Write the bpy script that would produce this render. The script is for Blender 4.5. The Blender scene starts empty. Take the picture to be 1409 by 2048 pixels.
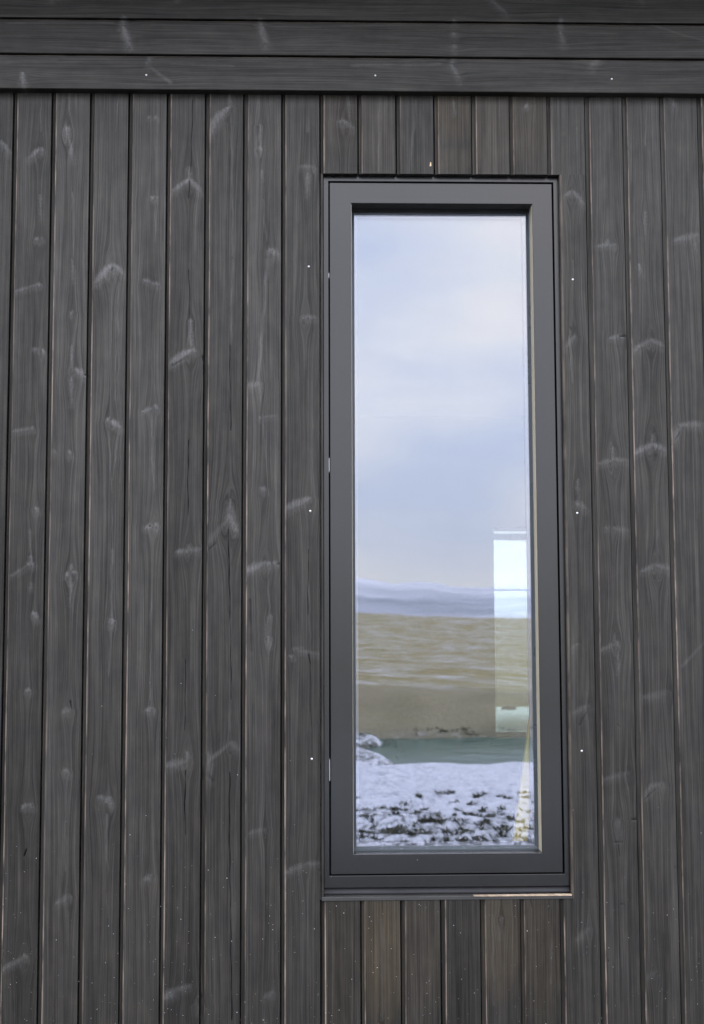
import bpy, math, random
import numpy as np
from mathutils import Vector, Matrix, Euler

# ------------------------------------------------------------------ camera
SC = bpy.context.scene
COL = SC.collection
EYE = 1.6
F_PX, W_PX, H_PX = 2450.0, 1409.0, 2048.0
TH, PS, RO, DIST = 0.0792744, -0.0261610, -0.0031886, 3.5979
GX0, PITCH = -0.9190, 0.115          # first board joint and board pitch along the wall

def cam_axes():
    cy, sy, ct, st = math.cos(PS), math.sin(PS), math.cos(TH), math.sin(TH)
    cr, sr = math.cos(RO), math.sin(RO)
    f = Vector((-sy*ct, cy*ct, st)); r = Vector((cy, sy, 0)); u = r.cross(f)
    return cr*r + sr*u, -sr*r + cr*u, f
CR, CU, CF = cam_axes()
cam_d = bpy.data.cameras.new("camera")
cam = bpy.data.objects.new("camera", cam_d); COL.objects.link(cam)
m = Matrix((CR, CU, -CF)).transposed().to_4x4()
m.translation = Vector((0, -DIST, EYE))
cam.matrix_world = m
cam_d.sensor_fit = 'VERTICAL'; cam_d.sensor_height = 36.0; cam_d.sensor_width = 24.0
cam_d.lens = 36.0*F_PX/H_PX
cam_d.clip_start = 0.05; cam_d.clip_end = 9000
cam_d.dof.use_dof = True; cam_d.dof.focus_distance = 3.62; cam_d.dof.aperture_fstop = 5.6
SC.camera = cam

def at(px, py, Y=0.0):               # photograph position on the vertical plane y = Y
    D = CF + CR*((px-W_PX/2)/F_PX) + CU*((H_PX/2-py)/F_PX)
    t = (Y+DIST)/D.y
    return (D.x*t, EYE + D.z*t)

# ------------------------------------------------------------------ world, sun, exposure
SUN_EL, SUN_AZ = math.radians(16), math.radians(25)     # low winter sun behind the house
world = bpy.data.worlds.new("World"); SC.world = world; world.use_nodes = True
nt = world.node_tree; nt.nodes.clear()
def N(t, kind, **kw):
    n = t.nodes.new(kind)
    for k, v in kw.items():
        if k in ('operation', 'blend_type', 'data_type', 'noise_dimensions', 'sky_type', 'attribute_name', 'mode', 'wave_type', 'bands_direction',
                 'feature', 'distance', 'clamp', 'voronoi_dimensions', 'noise_type', 'attribute_type'):
            setattr(n, k, v)
    return n
out = N(nt, 'ShaderNodeOutputWorld')
sky = N(nt, 'ShaderNodeTexSky', sky_type='NISHITA')
sky.sun_disc = False; sky.sun_elevation = SUN_EL; sky.sun_rotation = SUN_AZ
sky.air_density = 1.0; sky.dust_density = 1.5; sky.altitude = 200
bg1 = N(nt, 'ShaderNodeBackground'); bg1.inputs[1].default_value = 0.10
nt.links.new(sky.outputs[0], bg1.inputs[0])
bg2 = N(nt, 'ShaderNodeBackground'); bg2.inputs[1].default_value = 0.80
tc = N(nt, 'ShaderNodeTexCoord')
mp = N(nt, 'ShaderNodeMapping'); mp.inputs['Scale'].default_value = (1.0, 1.0, 2.6)
mp.inputs['Location'].default_value = (0.35, 0.2, 0.12)
nt.links.new(tc.outputs['Generated'], mp.inputs[0])
n1 = N(nt, 'ShaderNodeTexNoise'); n1.inputs['Scale'].default_value = 3.4; n1.inputs['Detail'].default_value = 5
n1.inputs['Roughness'].default_value = 0.42
nt.links.new(mp.outputs[0], n1.inputs['Vector'])
cr = N(nt, 'ShaderNodeValToRGB')
cr.color_ramp.elements[0].position = 0.36; cr.color_ramp.elements[0].color = (0.57, 0.635, 0.86, 1)
cr.color_ramp.elements[1].position = 0.66; cr.color_ramp.elements[1].color = (0.96, 0.90, 0.92, 1)
e = cr.color_ramp.elements.new(0.50); e.color = (0.74, 0.765, 0.90, 1)
nt.links.new(n1.outputs[0], cr.inputs[0])
sx = N(nt, 'ShaderNodeSeparateXYZ'); nt.links.new(tc.outputs['Generated'], sx.inputs[0])
el = N(nt, 'ShaderNodeMapRange'); nt.links.new(sx.outputs[2], el.inputs[0])
for q, v_ in enumerate((.31, .80, 1.0, 2.7)): el.inputs[q+1].default_value = v_      # an overcast sky is brightest overhead
ml = N(nt, 'ShaderNodeMath', operation='MULTIPLY'); ml.inputs[1].default_value = .96; nt.links.new(el.outputs[0], ml.inputs[0])
lo = N(nt, 'ShaderNodeMapRange'); nt.links.new(sx.outputs[2], lo.inputs[0])
for q, v_ in enumerate((.0, .17, .80, 1.0)): lo.inputs[q+1].default_value = v_      # duller cloud low down
m2 = N(nt, 'ShaderNodeMath', operation='MULTIPLY'); nt.links.new(ml.outputs[0], m2.inputs[0]); nt.links.new(lo.outputs[0], m2.inputs[1])
nt.links.new(m2.outputs[0], bg2.inputs[1])
nt.links.new(cr.outputs[0], bg2.inputs[0])
mx = N(nt, 'ShaderNodeMixShader'); mx.inputs[0].default_value = 0.95
nt.links.new(bg1.outputs[0], mx.inputs[1]); nt.links.new(bg2.outputs[0], mx.inputs[2])
nt.links.new(mx.outputs[0], out.inputs[0])

sun_d = bpy.data.lights.new("sun", 'SUN'); sun = bpy.data.objects.new("sun", sun_d); COL.objects.link(sun)
sun_d.energy = 0.9; sun_d.angle = math.radians(12); sun_d.color = (1.0, 0.95, 0.88)
sd = Vector((math.sin(SUN_AZ)*math.cos(SUN_EL), math.cos(SUN_AZ)*math.cos(SUN_EL), math.sin(SUN_EL)))
sun.rotation_euler = (-sd).to_track_quat('-Z', 'Y').to_euler()
SC.view_settings.view_transform = 'Standard'; SC.view_settings.look = 'None'
SC.view_settings.gamma = 1.0; SC.view_settings.exposure = 1.75
SC.render.engine = 'CYCLES'
SC.cycles.max_bounces = 10; SC.cycles.transparent_max_bounces = 16; SC.cycles.glossy_bounces = 6

# ------------------------------------------------------------------ helpers
def tag(o, label=None, cat=None, group=None, kind=None):
    if label: o['label'] = label
    if cat: o['category'] = cat
    if group: o['group'] = group
    if kind: o['kind'] = kind
    return o
def empty(name, loc=(0, 0, 0)):
    o = bpy.data.objects.new(name, None); COL.objects.link(o); o.location = loc; o.empty_display_size = 0.2
    return o
def link(name, me, mat=None, parent=None, smooth=False):
    o = bpy.data.objects.new(name, me); COL.objects.link(o)
    if mat:
        for q in (mat if isinstance(mat, (list, tuple)) else [mat]): me.materials.append(q)
    if parent: o.parent = parent
    if smooth: me.shade_smooth()
    return o
class MB:
    def __init__(s): s.v = []; s.f = []; s.mi = []
    def add(s, vs, fs, mi=0):
        b = len(s.v); s.v += [tuple(v) for v in vs]; s.f += [tuple(i+b for i in f) for f in fs]; s.mi += [mi]*len(fs)
    def box(s, a, b, mi=0, ch=0.0, mat=None):
        x0, y0, z0 = a; x1, y1, z1 = b
        if ch > 0:
            c = ch
            vs = []
            for (X, sx) in ((x0, 1), (x1, -1)):
                for (Y, sy) in ((y0, 1), (y1, -1)):
                    for (Z, sz) in ((z0, 1), (z1, -1)):
                        vs += [(X, Y+sy*c, Z+sz*c), (X+sx*c, Y, Z+sz*c), (X+sx*c, Y+sy*c, Z)]
            def I(i, j, k, a): return ((i*2+j)*2+k)*3+a
            fs = []
            for i in (0, 1): fs.append([I(i,0,0,0), I(i,1,0,0), I(i,1,1,0), I(i,0,1,0)])
            for j in (0, 1): fs.append([I(0,j,0,1), I(1,j,0,1), I(1,j,1,1), I(0,j,1,1)])
            for k in (0, 1): fs.append([I(0,0,k,2), I(1,0,k,2), I(1,1,k,2), I(0,1,k,2)])
            for j in (0, 1):
                for k in (0, 1): fs.append([I(0,j,k,1), I(1,j,k,1), I(1,j,k,2), I(0,j,k,2)])
            for i in (0, 1):
                for k in (0, 1): fs.append([I(i,0,k,0), I(i,1,k,0), I(i,1,k,2), I(i,0,k,2)])
            for i in (0, 1):
                for j in (0, 1): fs.append([I(i,j,0,0), I(i,j,1,0), I(i,j,1,1), I(i,j,0,1)])
            for i in (0, 1):
                for j in (0, 1):
                    for k in (0, 1): fs.append([I(i,j,k,0), I(i,j,k,1), I(i,j,k,2)])
        else:
            vs = [(x0,y0,z0),(x1,y0,z0),(x1,y1,z0),(x0,y1,z0),(x0,y0,z1),(x1,y0,z1),(x1,y1,z1),(x0,y1,z1)]
            fs = [(0,3,2,1),(4,5,6,7),(0,1,5,4),(1,2,6,5),(2,3,7,6),(3,0,4,7)]
        if mat is not None: vs = [mat @ Vector(v) for v in vs]
        s.add(vs, fs, mi)
    def ring(s, prof, x0, z0, x1, z1, mi=0):
        """sweep a closed profile of (inset, y) points round the rectangle x0,z0,x1,z1"""
        n = len(prof); vs = []
        for c in range(4):
            for (d, y) in prof:
                if c == 0: vs.append((x0+d, y, z0+d))
                if c == 1: vs.append((x1-d, y, z0+d))
                if c == 2: vs.append((x1-d, y, z1-d))
                if c == 3: vs.append((x0+d, y, z1-d))
        fs = []
        for c in range(4):
            c2 = (c+1) % 4
            for k in range(n):
                k2 = (k+1) % n
                fs.append((c*n+k, c2*n+k, c2*n+k2, c*n+k2))
        s.add(vs, fs, mi)
    def build(s, name, mat=None, parent=None, smooth=False):
        me = bpy.data.meshes.new(name); me.from_pydata(s.v, [], s.f); me.update()
        if any(s.mi): me.polygons.foreach_set('material_index', s.mi)
        import bmesh
        bm = bmesh.new(); bm.from_mesh(me); bmesh.ops.recalc_face_normals(bm, faces=bm.faces); bm.to_mesh(me); bm.free()
        return link(name, me, mat, parent, smooth)

def mat_new(name):
    m = bpy.data.materials.new(name); m.use_nodes = True
    t = m.node_tree; b = t.nodes['Principled BSDF']
    return m, t, b
def noise(t, vec, scale, detail=4, rough=0.5, dims='3D'):
    n = N(t, 'ShaderNodeTexNoise', noise_dimensions=dims)
    n.inputs['Scale'].default_value = scale; n.inputs['Detail'].default_value = detail; n.inputs['Roughness'].default_value = rough
    if vec is not None: t.links.new(vec, n.inputs['Vector'])
    return n.outputs[0]
def mapping(t, vec, scale, loc=(0, 0, 0)):
    n = N(t, 'ShaderNodeMapping'); n.inputs['Scale'].default_value = scale; n.inputs['Location'].default_value = loc
    t.links.new(vec, n.inputs[0]); return n.outputs[0]
def math_(t, op, a, b=None, clamp=False):
    n = N(t, 'ShaderNodeMath', operation=op); n.use_clamp = clamp
    for i, x in enumerate((a, b)):
        if x is None: continue
        if isinstance(x, (int, float)): n.inputs[i].default_value = x
        else: t.links.new(x, n.inputs[i])
    return n.outputs[0]
def mrange(t, v, a, b, c, d):
    n = N(t, 'ShaderNodeMapRange'); t.links.new(v, n.inputs[0])
    for i, x in enumerate((a, b, c, d)): n.inputs[i+1].default_value = x
    return n.outputs[0]
def mixc(t, f, a, b, blend='MIX'):
    n = N(t, 'ShaderNodeMix', data_type='RGBA', blend_type=blend)
    for i, x in ((0, f), (6, a), (7, b)):
        if isinstance(x, (int, float)): n.inputs[i].default_value = x
        elif isinstance(x, tuple): n.inputs[i].default_value = (*x, 1)
        else: t.links.new(x, n.inputs[i])
    return n.outputs[2]
def ramp(t, v, stops):
    n = N(t, 'ShaderNodeValToRGB'); els = n.color_ramp.elements
    while len(els) < len(stops): els.new(0.5)
    for e, (p, c) in zip(els, stops): e.position = p; e.color = (*c, 1)
    t.links.new(v, n.inputs[0]); return n.outputs[0]
def bump(t, b, h, strength, dist):
    n = N(t, 'ShaderNodeBump'); n.inputs['Strength'].default_value = strength; n.inputs['Distance'].default_value = dist
    t.links.new(h, n.inputs['Height']); t.links.new(n.outputs[0], b.inputs['Normal'])
def sep(t, v):
    n = N(t, 'ShaderNodeSeparateXYZ'); t.links.new(v, n.inputs[0]); return n.outputs
def attr(t, name):
    return N(t, 'ShaderNodeAttribute', attribute_name=name)
def objco(t): return N(t, 'ShaderNodeTexCoord').outputs['Object']

# ------------------------------------------------------------------ materials
def make_wood():
    """black-stained spruce; 'grain' = bent grain coordinates, 'mark' = knots (r), cracks (g), worn arris (b)"""
    m, t, b = mat_new('black_stained_spruce')
    g = attr(t, 'grain').outputs['Vector']
    k = sep(t, attr(t, 'mark').outputs['Vector'])
    bd = attr(t, 'board').outputs['Fac']
    fine = noise(t, mapping(t, g, (250, 3.2, 7)), 1.0, 3, 0.65)
    mid = noise(t, mapping(t, g, (105, 1.6, 7), (3, 1, 2)), 1.0, 4, 0.55)
    broad = noise(t, mapping(t, g, (22, 1.3, 7), (9, 5, 1)), 1.0, 3, 0.5)
    blot = noise(t, mapping(t, g, (30, 14, 7), (1, 8, 1)), 1.0, 4, 0.6)
    w = N(t, 'ShaderNodeTexWave', wave_type='BANDS', bands_direction='X')
    w.inputs['Scale'].default_value = 1.0; w.inputs['Distortion'].default_value = 3.0
    w.inputs['Detail'].default_value = 2; w.inputs['Detail Scale'].default_value = 0.4
    t.links.new(mapping(t, g, (62, 1.1, 5)), w.inputs['Vector'])
    v = math_(t, 'MULTIPLY', mrange(t, fine, .3, .7, -.5, .5), 0.88)
    v = math_(t, 'ADD', v, math_(t, 'MULTIPLY', mrange(t, mid, .3, .7, -.5, .5), 0.70))
    v = math_(t, 'ADD', v, math_(t, 'MULTIPLY', mrange(t, broad, .3, .7, -.5, .5), 0.36))
    v = math_(t, 'ADD', v, math_(t, 'MULTIPLY', mrange(t, blot, .3, .7, -.5, .5), 0.26))
    v = math_(t, 'ADD', v, math_(t, 'MULTIPLY', mrange(t, w.outputs[1], 0, 1, -.5, .5), 0.20))
    v = math_(t, 'ADD', v, bd)                        # each board took the stain differently
    bright = math_(t, 'POWER', 2.0, v)
    base = mixc(t, mrange(t, blot, .35, .7, 0, 1), (0.0145, 0.0138, 0.0120), (0.0175, 0.0155, 0.0118))
    tint = attr(t, 'tan').outputs['Fac']
    base = mixc(t, tint, base, (0.040, 0.031, 0.018))
    sc = N(t, 'ShaderNodeVectorMath', operation='SCALE')
    t.links.new(base, sc.inputs[0]); t.links.new(bright, sc.inputs['Scale'])
    kn = math_(t, 'MULTIPLY', k[0], mrange(t, fine, .25, .7, .65, 1.15))
    c = mixc(t, kn, sc.outputs[0], (0.092, 0.091, 0.086))
    arn = noise(t, mapping(t, g, (40, 9, 3)), 1.0, 3, .6)
    c = mixc(t, math_(t, 'MULTIPLY', k[2], mrange(t, arn, .36, .62, .10, 1.0)), c, (0.215, 0.172, 0.135))
    c = mixc(t, k[1], c, (0.006, 0.006, 0.007))
    t.links.new(c, b.inputs['Base Color'])
    r = mrange(t, mid, .3, .7, .42, .58)
    t.links.new(r, b.inputs['Roughness'])
    sl = math_(t, 'MULTIPLY', math_(t, 'MULTIPLY', bright, .35), math_(t, 'SUBTRACT', 1.0, k[1]))
    t.links.new(math_(t, 'ADD', sl, math_(t, 'MULTIPLY', kn, .3)), b.inputs['Specular IOR Level'])
    b.inputs['Specular Tint'].default_value = (1, .99, .92, 1)
    h = math_(t, 'ADD', math_(t, 'MULTIPLY', mid, .6), math_(t, 'MULTIPLY', fine, .7))
    bump(t, b, h, 0.7, 0.0011)
    return m
WOOD = make_wood()

def dull(m): return m
def simple(name, col, rough=.5, metal=0, var=0.12, scale=30, bumps=0.0, bdist=0.001, spec=.5, stretch=(1, 1, 1)):
    m, t, b = mat_new(name)
    co = mapping(t, objco(t), stretch)
    n = noise(t, co, scale, 5, .6)
    c = mixc(t, mrange(t, n, .3, .7, 0, 1), tuple(x*(1-var) for x in col), tuple(min(1, x*(1+var)) for x in col))
    t.links.new(c, b.inputs['Base Color'])
    t.links.new(mrange(t, noise(t, co, scale*.4, 3), .3, .7, rough*.88, rough*1.12), b.inputs['Roughness'])
    b.inputs['Metallic'].default_value = metal; b.inputs['Specular IOR Level'].default_value = spec
    if bumps: bump(t, b, noise(t, co, scale*6, 3), bumps, bdist)
    return m
ALU = simple('powder_coated_frame', (0.005, 0.0054, 0.0048), .23, 0, .10, 9, .15, .0002, .72)
ALU.node_tree.nodes['Principled BSDF'].inputs['Specular Tint'].default_value = (1, .985, .925, 1)
GASKET = simple('rubber_gasket', (0.028, 0.038, 0.043), .30, 0, .1, 20, spec=.8)  # teal sheen of reflected sky put into the base colour
FLASH = simple('sill_flashing', (0.010, 0.010, 0.0105), .60, .0, .15, 14, spec=.3)
BLACK = simple('shadow_felt', (0.006, 0.006, 0.006), .9)
STEEL = simple('bright_steel', (0.62, 0.62, 0.60), .32, .6, .1, 60)
HINGE = simple('hinge_zinc', (0.38, 0.38, 0.38), .45, .3, .1, 60)
SPACER = simple('spacer_bar', (0.30, 0.29, 0.36), .45, 0, .05, 60)
RAW = simple('raw_pine', (0.62, 0.46, 0.27), .6, 0, .16, 26, .3, .0006, stretch=(1, 1, .1))
PLASTER = simple('interior_board', (0.17, 0.165, 0.155), .85, 0, .05, 4)
FLOORM = simple('interior_floor', (0.055, 0.065, 0.062), .45, 0, .15, 4)
ROOFM = simple('roof_felt', (0.05, 0.05, 0.052), .8, 0, .15, 9)
WHITEFR = simple('white_window_frame', (0.45, 0.55, 0.53), .4)
TANKM = simple('tank_plastic', (0.60, 0.73, 0.70), .35, 0, .04, 5)
CAPM = simple('tank_cap', (0.03, 0.035, 0.035), .4)

def glass_mat(name, refl, tint, wav=0.0):
    m = bpy.data.materials.new(name); m.use_nodes = True; t = m.node_tree; t.nodes.clear()
    o = N(t, 'ShaderNodeOutputMaterial'); mx = N(t, 'ShaderNodeMixShader')
    tr = N(t, 'ShaderNodeBsdfTransparent'); tr.inputs[0].default_value = (*tint, 1)
    gl = N(t, 'ShaderNodeBsdfGlossy'); gl.inputs['Roughness'].default_value = 0.0; gl.inputs[0].default_value = (1, .985, .99, 1)
    fr = N(t, 'ShaderNodeFresnel'); fr.inputs[0].default_value = 1.5
    t.links.new(mrange(t, fr.outputs[0], .04, 1, refl, 1), mx.inputs[0])
    t.links.new(tr.outputs[0], mx.inputs[1]); t.links.new(gl.outputs[0], mx.inputs[2]); t.links.new(mx.outputs[0], o.inputs[0])
    if wav:
        bp = N(t, 'ShaderNodeBump'); bp.inputs['Strength'].default_value = wav; bp.inputs['Distance'].default_value = .01
        t.links.new(noise(t, mapping(t, objco(t), (1, 1, .5)), 7, 2), bp.inputs['Height']); t.links.new(bp.outputs[0], gl.inputs['Normal'])
    return m
GLASS = glass_mat('coated_window_glass', .150, (.955, .978, .966), .020)
GLASS2 = glass_mat('far_window_glass', .05, (.96, .982, .972))

# ------------------------------------------------------------------ knots, streaks and cracks seen on the boards
# light strokes: x1,y1,x2,y2,width1,width2,strength   (photograph positions, carried onto the wall)
LIGHT = """
252,44,248,60,6,8,.8|250,64,262,98,7,9,.9|524,48,522,60,5,6,.7|523,62,533,95,6,9,.8|20,56,230,54,2,2,.4|510,60,640,63,2,2,.4|640,63,700,62,3,1,.3
107,0,108,8,5,5,.6|357,0,358,6,4,4,.6|50,155,52,174,4,6,.9|305,118,297,136,3,3,.5|299,138,345,174,6,8,.6|0,135,120,128,7,5,.35|345,137,470,140,2,2,.35
969,0,1010,36,3,4,.5|1274,0,1279,9,4,5,.5|907,50,907,56,6,6,.55|906,76,906,80,6,6,.6|907,101,907,106,6,6,.55|1119,48,1117,72,6,6,.6|1118,74,1123,95,5,7,.55
1121,72,1230,75,2,2,.3|1300,60,1409,92,3,4,.3|906,122,900,140,4,4,.5|901,141,917,164,4,6,.5|1193,128,1178,141,6,8,.45|704,140,880,137,5,3,.3
2,282,20,306,4,5,.6|83,190,82,262,1.5,1.5,.5|82,297,86,299,4,4,.7|78,299,60,315,5,6,.7|81,390,81,432,2,2,.4|72,478,77,479,4,4,.7|84,476,85,477,3,3,.6
135,257,136,262,8,8,.9|136,266,146,318,3,4,.6|140,185,139,220,3,2,.4|145,385,148,512,3,2,.45|237,187,232,262,2,2,.45|298,234,301,234,3,3,.7|311,234,315,235,3,3,.6|308,190,310,300,1.5,2,.35
304,394,308,396,4,4,.8|314,395,315,396,3,3,.6|311,400,312,480,1.5,1.5,.35|379,358,346,381,5,5,.7|380,358,402,382,5,5,.7|380,335,379,358,2,4,.55
459,214,428,243,4,12,.75|428,244,419,274,11,5,.55|460,185,458,216,2,3,.5|463,225,466,512,3,2,.4|520,296,520,300,6,6,.8|520,250,520,296,1.5,4,.5|524,342,524,356,2,3,.45
527,400,533,480,3,6,.4|540,500,556,508,7,8,.6|617,185,617,262,4,6,.4|602,333,630,333,4,4,.4|616,346,614,388,5,2,.4|680,243,690,243,6,6,.6|690,243,706,256,6,5,.5|697,190,700,232,2,2,.4
760,195,757,340,4,6,.3|832,200,820,340,4,7,.35|908,200,909,226,1.5,2,.6|1050,214,1056,209,4,3,.7|1132,390,1143,383,4,4,.5|1147,383,1168,408,4,5,.5
1195,492,1230,489,4,4,.45|1214,490,1217,478,5,2,.5|1293,205,1291,290,2,4,.35|1290,425,1291,470,3,5,.35|1340,195,1350,212,6,8,.5|1350,480,1395,470,6,8,.45|1388,478,1392,500,3,3,.35
30,583,76,569,3,3,.45|77,568,81,568,4,4,.7|66,699,78,698,3,3,.5|85,700,90,707,4,4,.55|26,862,62,857,3,3,.5|63,856,67,856,4,4,.7|72,1016,76,1020,4,5,.6
145,520,147,560,2,2,.45|143,625,146,625,5,5,.7|143,690,145,742,2,2,.4|153,738,169,752,5,8,.75|143,755,144,806,4,3,.45|139,903,142,907,5,5,.7|100,902,112,904,5,4,.4
220,532,194,562,8,8,.95|222,530,234,533,6,5,.8|236,533,246,547,5,4,.7|227,540,228,548,3,2,.6|233,560,231,800,1.5,1.5,.4|238,562,236,800,1.5,1.5,.35|223,562,222,790,1.5,1.2,.3
216,838,220,840,5,5,.8|226,843,240,854,6,6,.85|218,862,222,960,2,2.5,.5|236,862,226,960,2,2.5,.5|224,960,225,1100,4,2,.5|243,860,240,1000,1.5,1.5,.3
290,560,304,564,4,4,.55|305,567,318,568,4,4,.7|287,823,302,817,4,6,.7|311,812,316,816,4,4,.65|303,700,304,770,1.5,1.5,.3|304,830,307,978,4,2,.4|312,830,309,980,1.5,1.5,.35
383,640,384,692,2,5,.55|381,701,341,725,7,8,.85|385,698,392,701,4,4,.6|466,520,463,622,2,4,.45|463,622,462,690,4,2,.35|535,520,523,690,9,8,.5|522,690,518,764,8,6,.5
518,766,492,773,5,8,.6|519,772,533,915,5,3,.45|524,976,532,980,5,5,.6|520,835,523,836,3,3,.5|523,835,555,831,2,2,.3|606,635,612,633,5,5,.5|612,633,632,635,4,4,.45|620,996,567,1018,5,10,.7|625,740,624,990,1.5,1.5,.3
1146,520,1150,650,3,4,.35|1150,672,1134,692,5,6,.5|1140,690,1146,765,5,4,.4|1153,1006,1172,1016,6,6,.5|1156,960,1158,1006,2,4,.4|1222,676,1242,672,5,5,.55|1198,927,1228,920,4,5,.45|1226,918,1255,921,5,4,.45|1226,895,1227,918,2,4,.4
1278,530,1282,545,3,3,.5|1270,700,1276,696,5,5,.55|1274,695,1302,680,5,5,.5|1302,680,1326,690,5,5,.5|1270,906,1304,889,6,7,.6|1306,888,1332,900,6,6,.6|1306,870,1305,888,2,4,.4|1344,888,1360,852,6,8,.5|1360,850,1408,848,6,7,.5
22,1152,56,1131,3,3,.35|58,1127,67,1127,5,5,.75|61,1112,62,1126,2,3,.5|61,1060,61,1095,2,2,.3|68,1226,77,1236,5,4,.7|55,1380,60,1381,4,4,.6|62,1180,63,1165,2,2,.4
133,1150,138,1146,4,5,.75|146,1144,152,1146,4,4,.7|144,1128,142,1140,1.5,3,.5|143,1155,141,1205,3,1.5,.45|127,1424,140,1419,6,6,.45|224,1100,224,1238,6,5,.5|224,1240,225,1246,8,8,.85|222,1252,219,1352,5,2,.5
292,1055,304,1051,5,5,.75|311,1048,316,1052,4,5,.7|303,1200,300,1400,3,2,.4|293,1420,306,1417,5,5,.6|355,1104,378,1100,5,5,.55|378,1100,400,1099,4,5,.5|379,1090,379,1100,2,4,.5
458,1030,462,1045,10,12,.6|455,1042,414,1084,8,16,.55|466,1045,474,1062,8,6,.6|461,1000,460,1032,3,8,.5|462,1100,460,1480,5,6,.3|490,1142,530,1126,8,8,.75|536,1126,541,1129,6,6,.8|548,1128,553,1124,4,4,.6|537,1145,540,1230,2,4,.4|540,1230,533,1270,4,3,.4|537,1275,540,1288,6,7,.55
581,1312,586,1312,4,4,.6|586,1298,606,1296,3,3,.3|598,1302,642,1308,3,3,.35|618,1110,620,1300,4,3,.25|1203,1300,1234,1287,4,5,.4|1233,1283,1237,1292,4,4,.4|1237,1305,1236,1342,3,1,.4|1213,1054,1218,1054,4,4,.4|1228,1056,1258,1062,5,6,.3
1284,1142,1314,1130,5,6,.45|1314,1130,1341,1138,6,6,.45|1315,1060,1315,1130,2,4,.35|1290,1395,1340,1385,8,8,.25|1409,1283,1366,1332,6,8,.4|1155,1288,1144,1296,3,3,.35|1150,1425,1180,1410,5,4,.3
46,1614,56,1610,5,5,.6|62,1610,66,1612,5,5,.5|2,1940,50,1914,5,5,.45|48,1910,55,1915,4,4,.5|130,1541,137,1545,5,5,.55|134,1556,131,1740,2,5,.3|115,1806,140,1792,6,7,.45|198,1594,210,1596,4,5,.5|213,1597,222,1603,6,7,.6|222,1606,223,1612,4,3,.5|214,1630,215,1835,5,2,.4
290,1760,303,1750,7,5,.45|301,1770,300,1850,2,2,.2|332,1995,352,1980,10,9,.55|352,1980,382,1972,6,6,.4|332,1532,374,1522,8,8,.5|375,1505,376,1520,4,8,.45|460,1486,410,1530,6,12,.5|462,1486,478,1500,8,6,.35|415,1510,420,1560,14,8,.3|500,1666,532,1658,4,4,.3|530,1995,545,1985,6,6,.3|572,1746,612,1728,6,6,.4|612,1728,638,1727,5,4,.35
1290,1594,1302,1572,5,6,.3|1302,1572,1326,1568,6,6,.3|1280,1962,1310,1945,9,8,.25|985,1830,988,2010,3,4,.35|1102,1800,1103,1965,4,3,.35|764,1840,766,2040,8,7,.25|1003,1835,1002,1870,5,4,.3|1236,1640,1236,1680,10,6,.25|1205,1560,1260,1545,5,6,.25|1155,1880,1180,1855,8,5,.25|405,2036,395,2010,14,10,.25
"""
DARK = """
386,198,382,345,1,1,.7|379,362,378,396,1.2,1,.6|378,540,380,640,1,1,.6|378,880,376,960,1,1.4,.8|376,960,377,1030,1.4,1,.6|460,690,462,860,1.2,1,.7|457,1060,461,1240,1.6,1.6,.85|461,1240,463,1400,1.4,1,.7
372,1320,370,1460,1,1.2,.7|372,1540,370,1600,1.4,1.6,.85|370,1600,371,1668,1.6,1,.8|460,1545,459,1640,1.5,1.8,.85|459,1640,464,2040,1.6,1.5,.8|618,1100,616,1230,1,1,.7|617,1307,622,1330,1.4,1.2,.7|621,1330,622,1450,1,1,.5
141,1403,144,1416,3,2.2,1|49,1712,53,1698,3,1.6,1|1230,1683,1246,1683,1.3,1.3,1|1262,1640,1274,1638,1.3,1.2,.9|1347,1735,1355,1735,1.6,1.6,.9|1242,1674,1254,1673,0,0,0|1240,673,1252,673,1.6,1.4,.9|1242,1808,1250,1810,1.4,1.2,.8
553,1127,559,1127,1.6,1.6,1|170,749,176,752,1.6,2,1|1213,1054,1216,1054,1.4,1.4,.8|63,1610,66,1611,1.6,1.4,.8|298,1753,300,1754,1.8,1.6,.7|1237,1690,1240,1712,1,1,.5|262,90,263,91,1.5,1.5,.5|225,538,224,541,3,2,.6|1061,1797,1064,1816,1,.8,.8
1272,698,1275,697,1.5,1.5,.7|1141,654,1143,660,3,2,.5|297,1051,303,1053,1,1,.6|134,261,137,261,1,1,.6|531,95,531,97,1.4,1.4,.5|533,1127,0,0,0,0,0|219,848,224,856,3,2,.45|1216,1920,1218,1922,1.6,1.6,.6|636,1738,646,1746,1.2,1.2,.8|1236,1450,1240,1452,1.2,1.2,.5
405,712,408,722,3,4,.7|404,1536,404,1560,2,3,.5|400,1985,403,2000,2.5,2.5,.8|500,1200,503,1300,6,9,.35|346,731,372,716,5,3,.4|1345,890,1360,866,3,3,.35|1290,1598,1310,1580,3,3,.3|1160,1450,1175,1424,4,3,.3|415,1548,425,1560,7,8,.35|418,1100,432,1086,3,3,.3
"""
TAN = "905,225,45,70,.7|905,320,45,30,.5|980,260,45,110,.45|1055,250,45,110,.5|1127,268,5,7,.55|1154,258,3,4,.4|675,230,50,90,.35|750,270,50,90,.25|765,1900,40,150,.8|1000,1880,38,120,.55|845,1900,40,150,.25|1080,1900,40,150,.35|675,1900,40,200,.2|1125,600,20,500,.15"
def parse(s):
    r = []
    for q in s.replace('\n', '|').split('|'):
        if q.strip():
            v = [float(x) for x in q.split(',')]
            if len(v) >= 7 and v[4]+v[5] == 0: continue
            r.append(v)
    return r
M_PER_PX = 1.468e-3
def to_wall(rows):
    r = []
    for v in rows:
        x1, z1 = at(v[0], v[1]); x2, z2 = at(v[2], v[3])
        r.append((x1, z1, x2, z2, v[4]*M_PER_PX*.5, v[5]*M_PER_PX*.5, v[6]))
    return r
LT, DK = to_wall(parse(LIGHT)), to_wall(parse(DARK))
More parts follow.
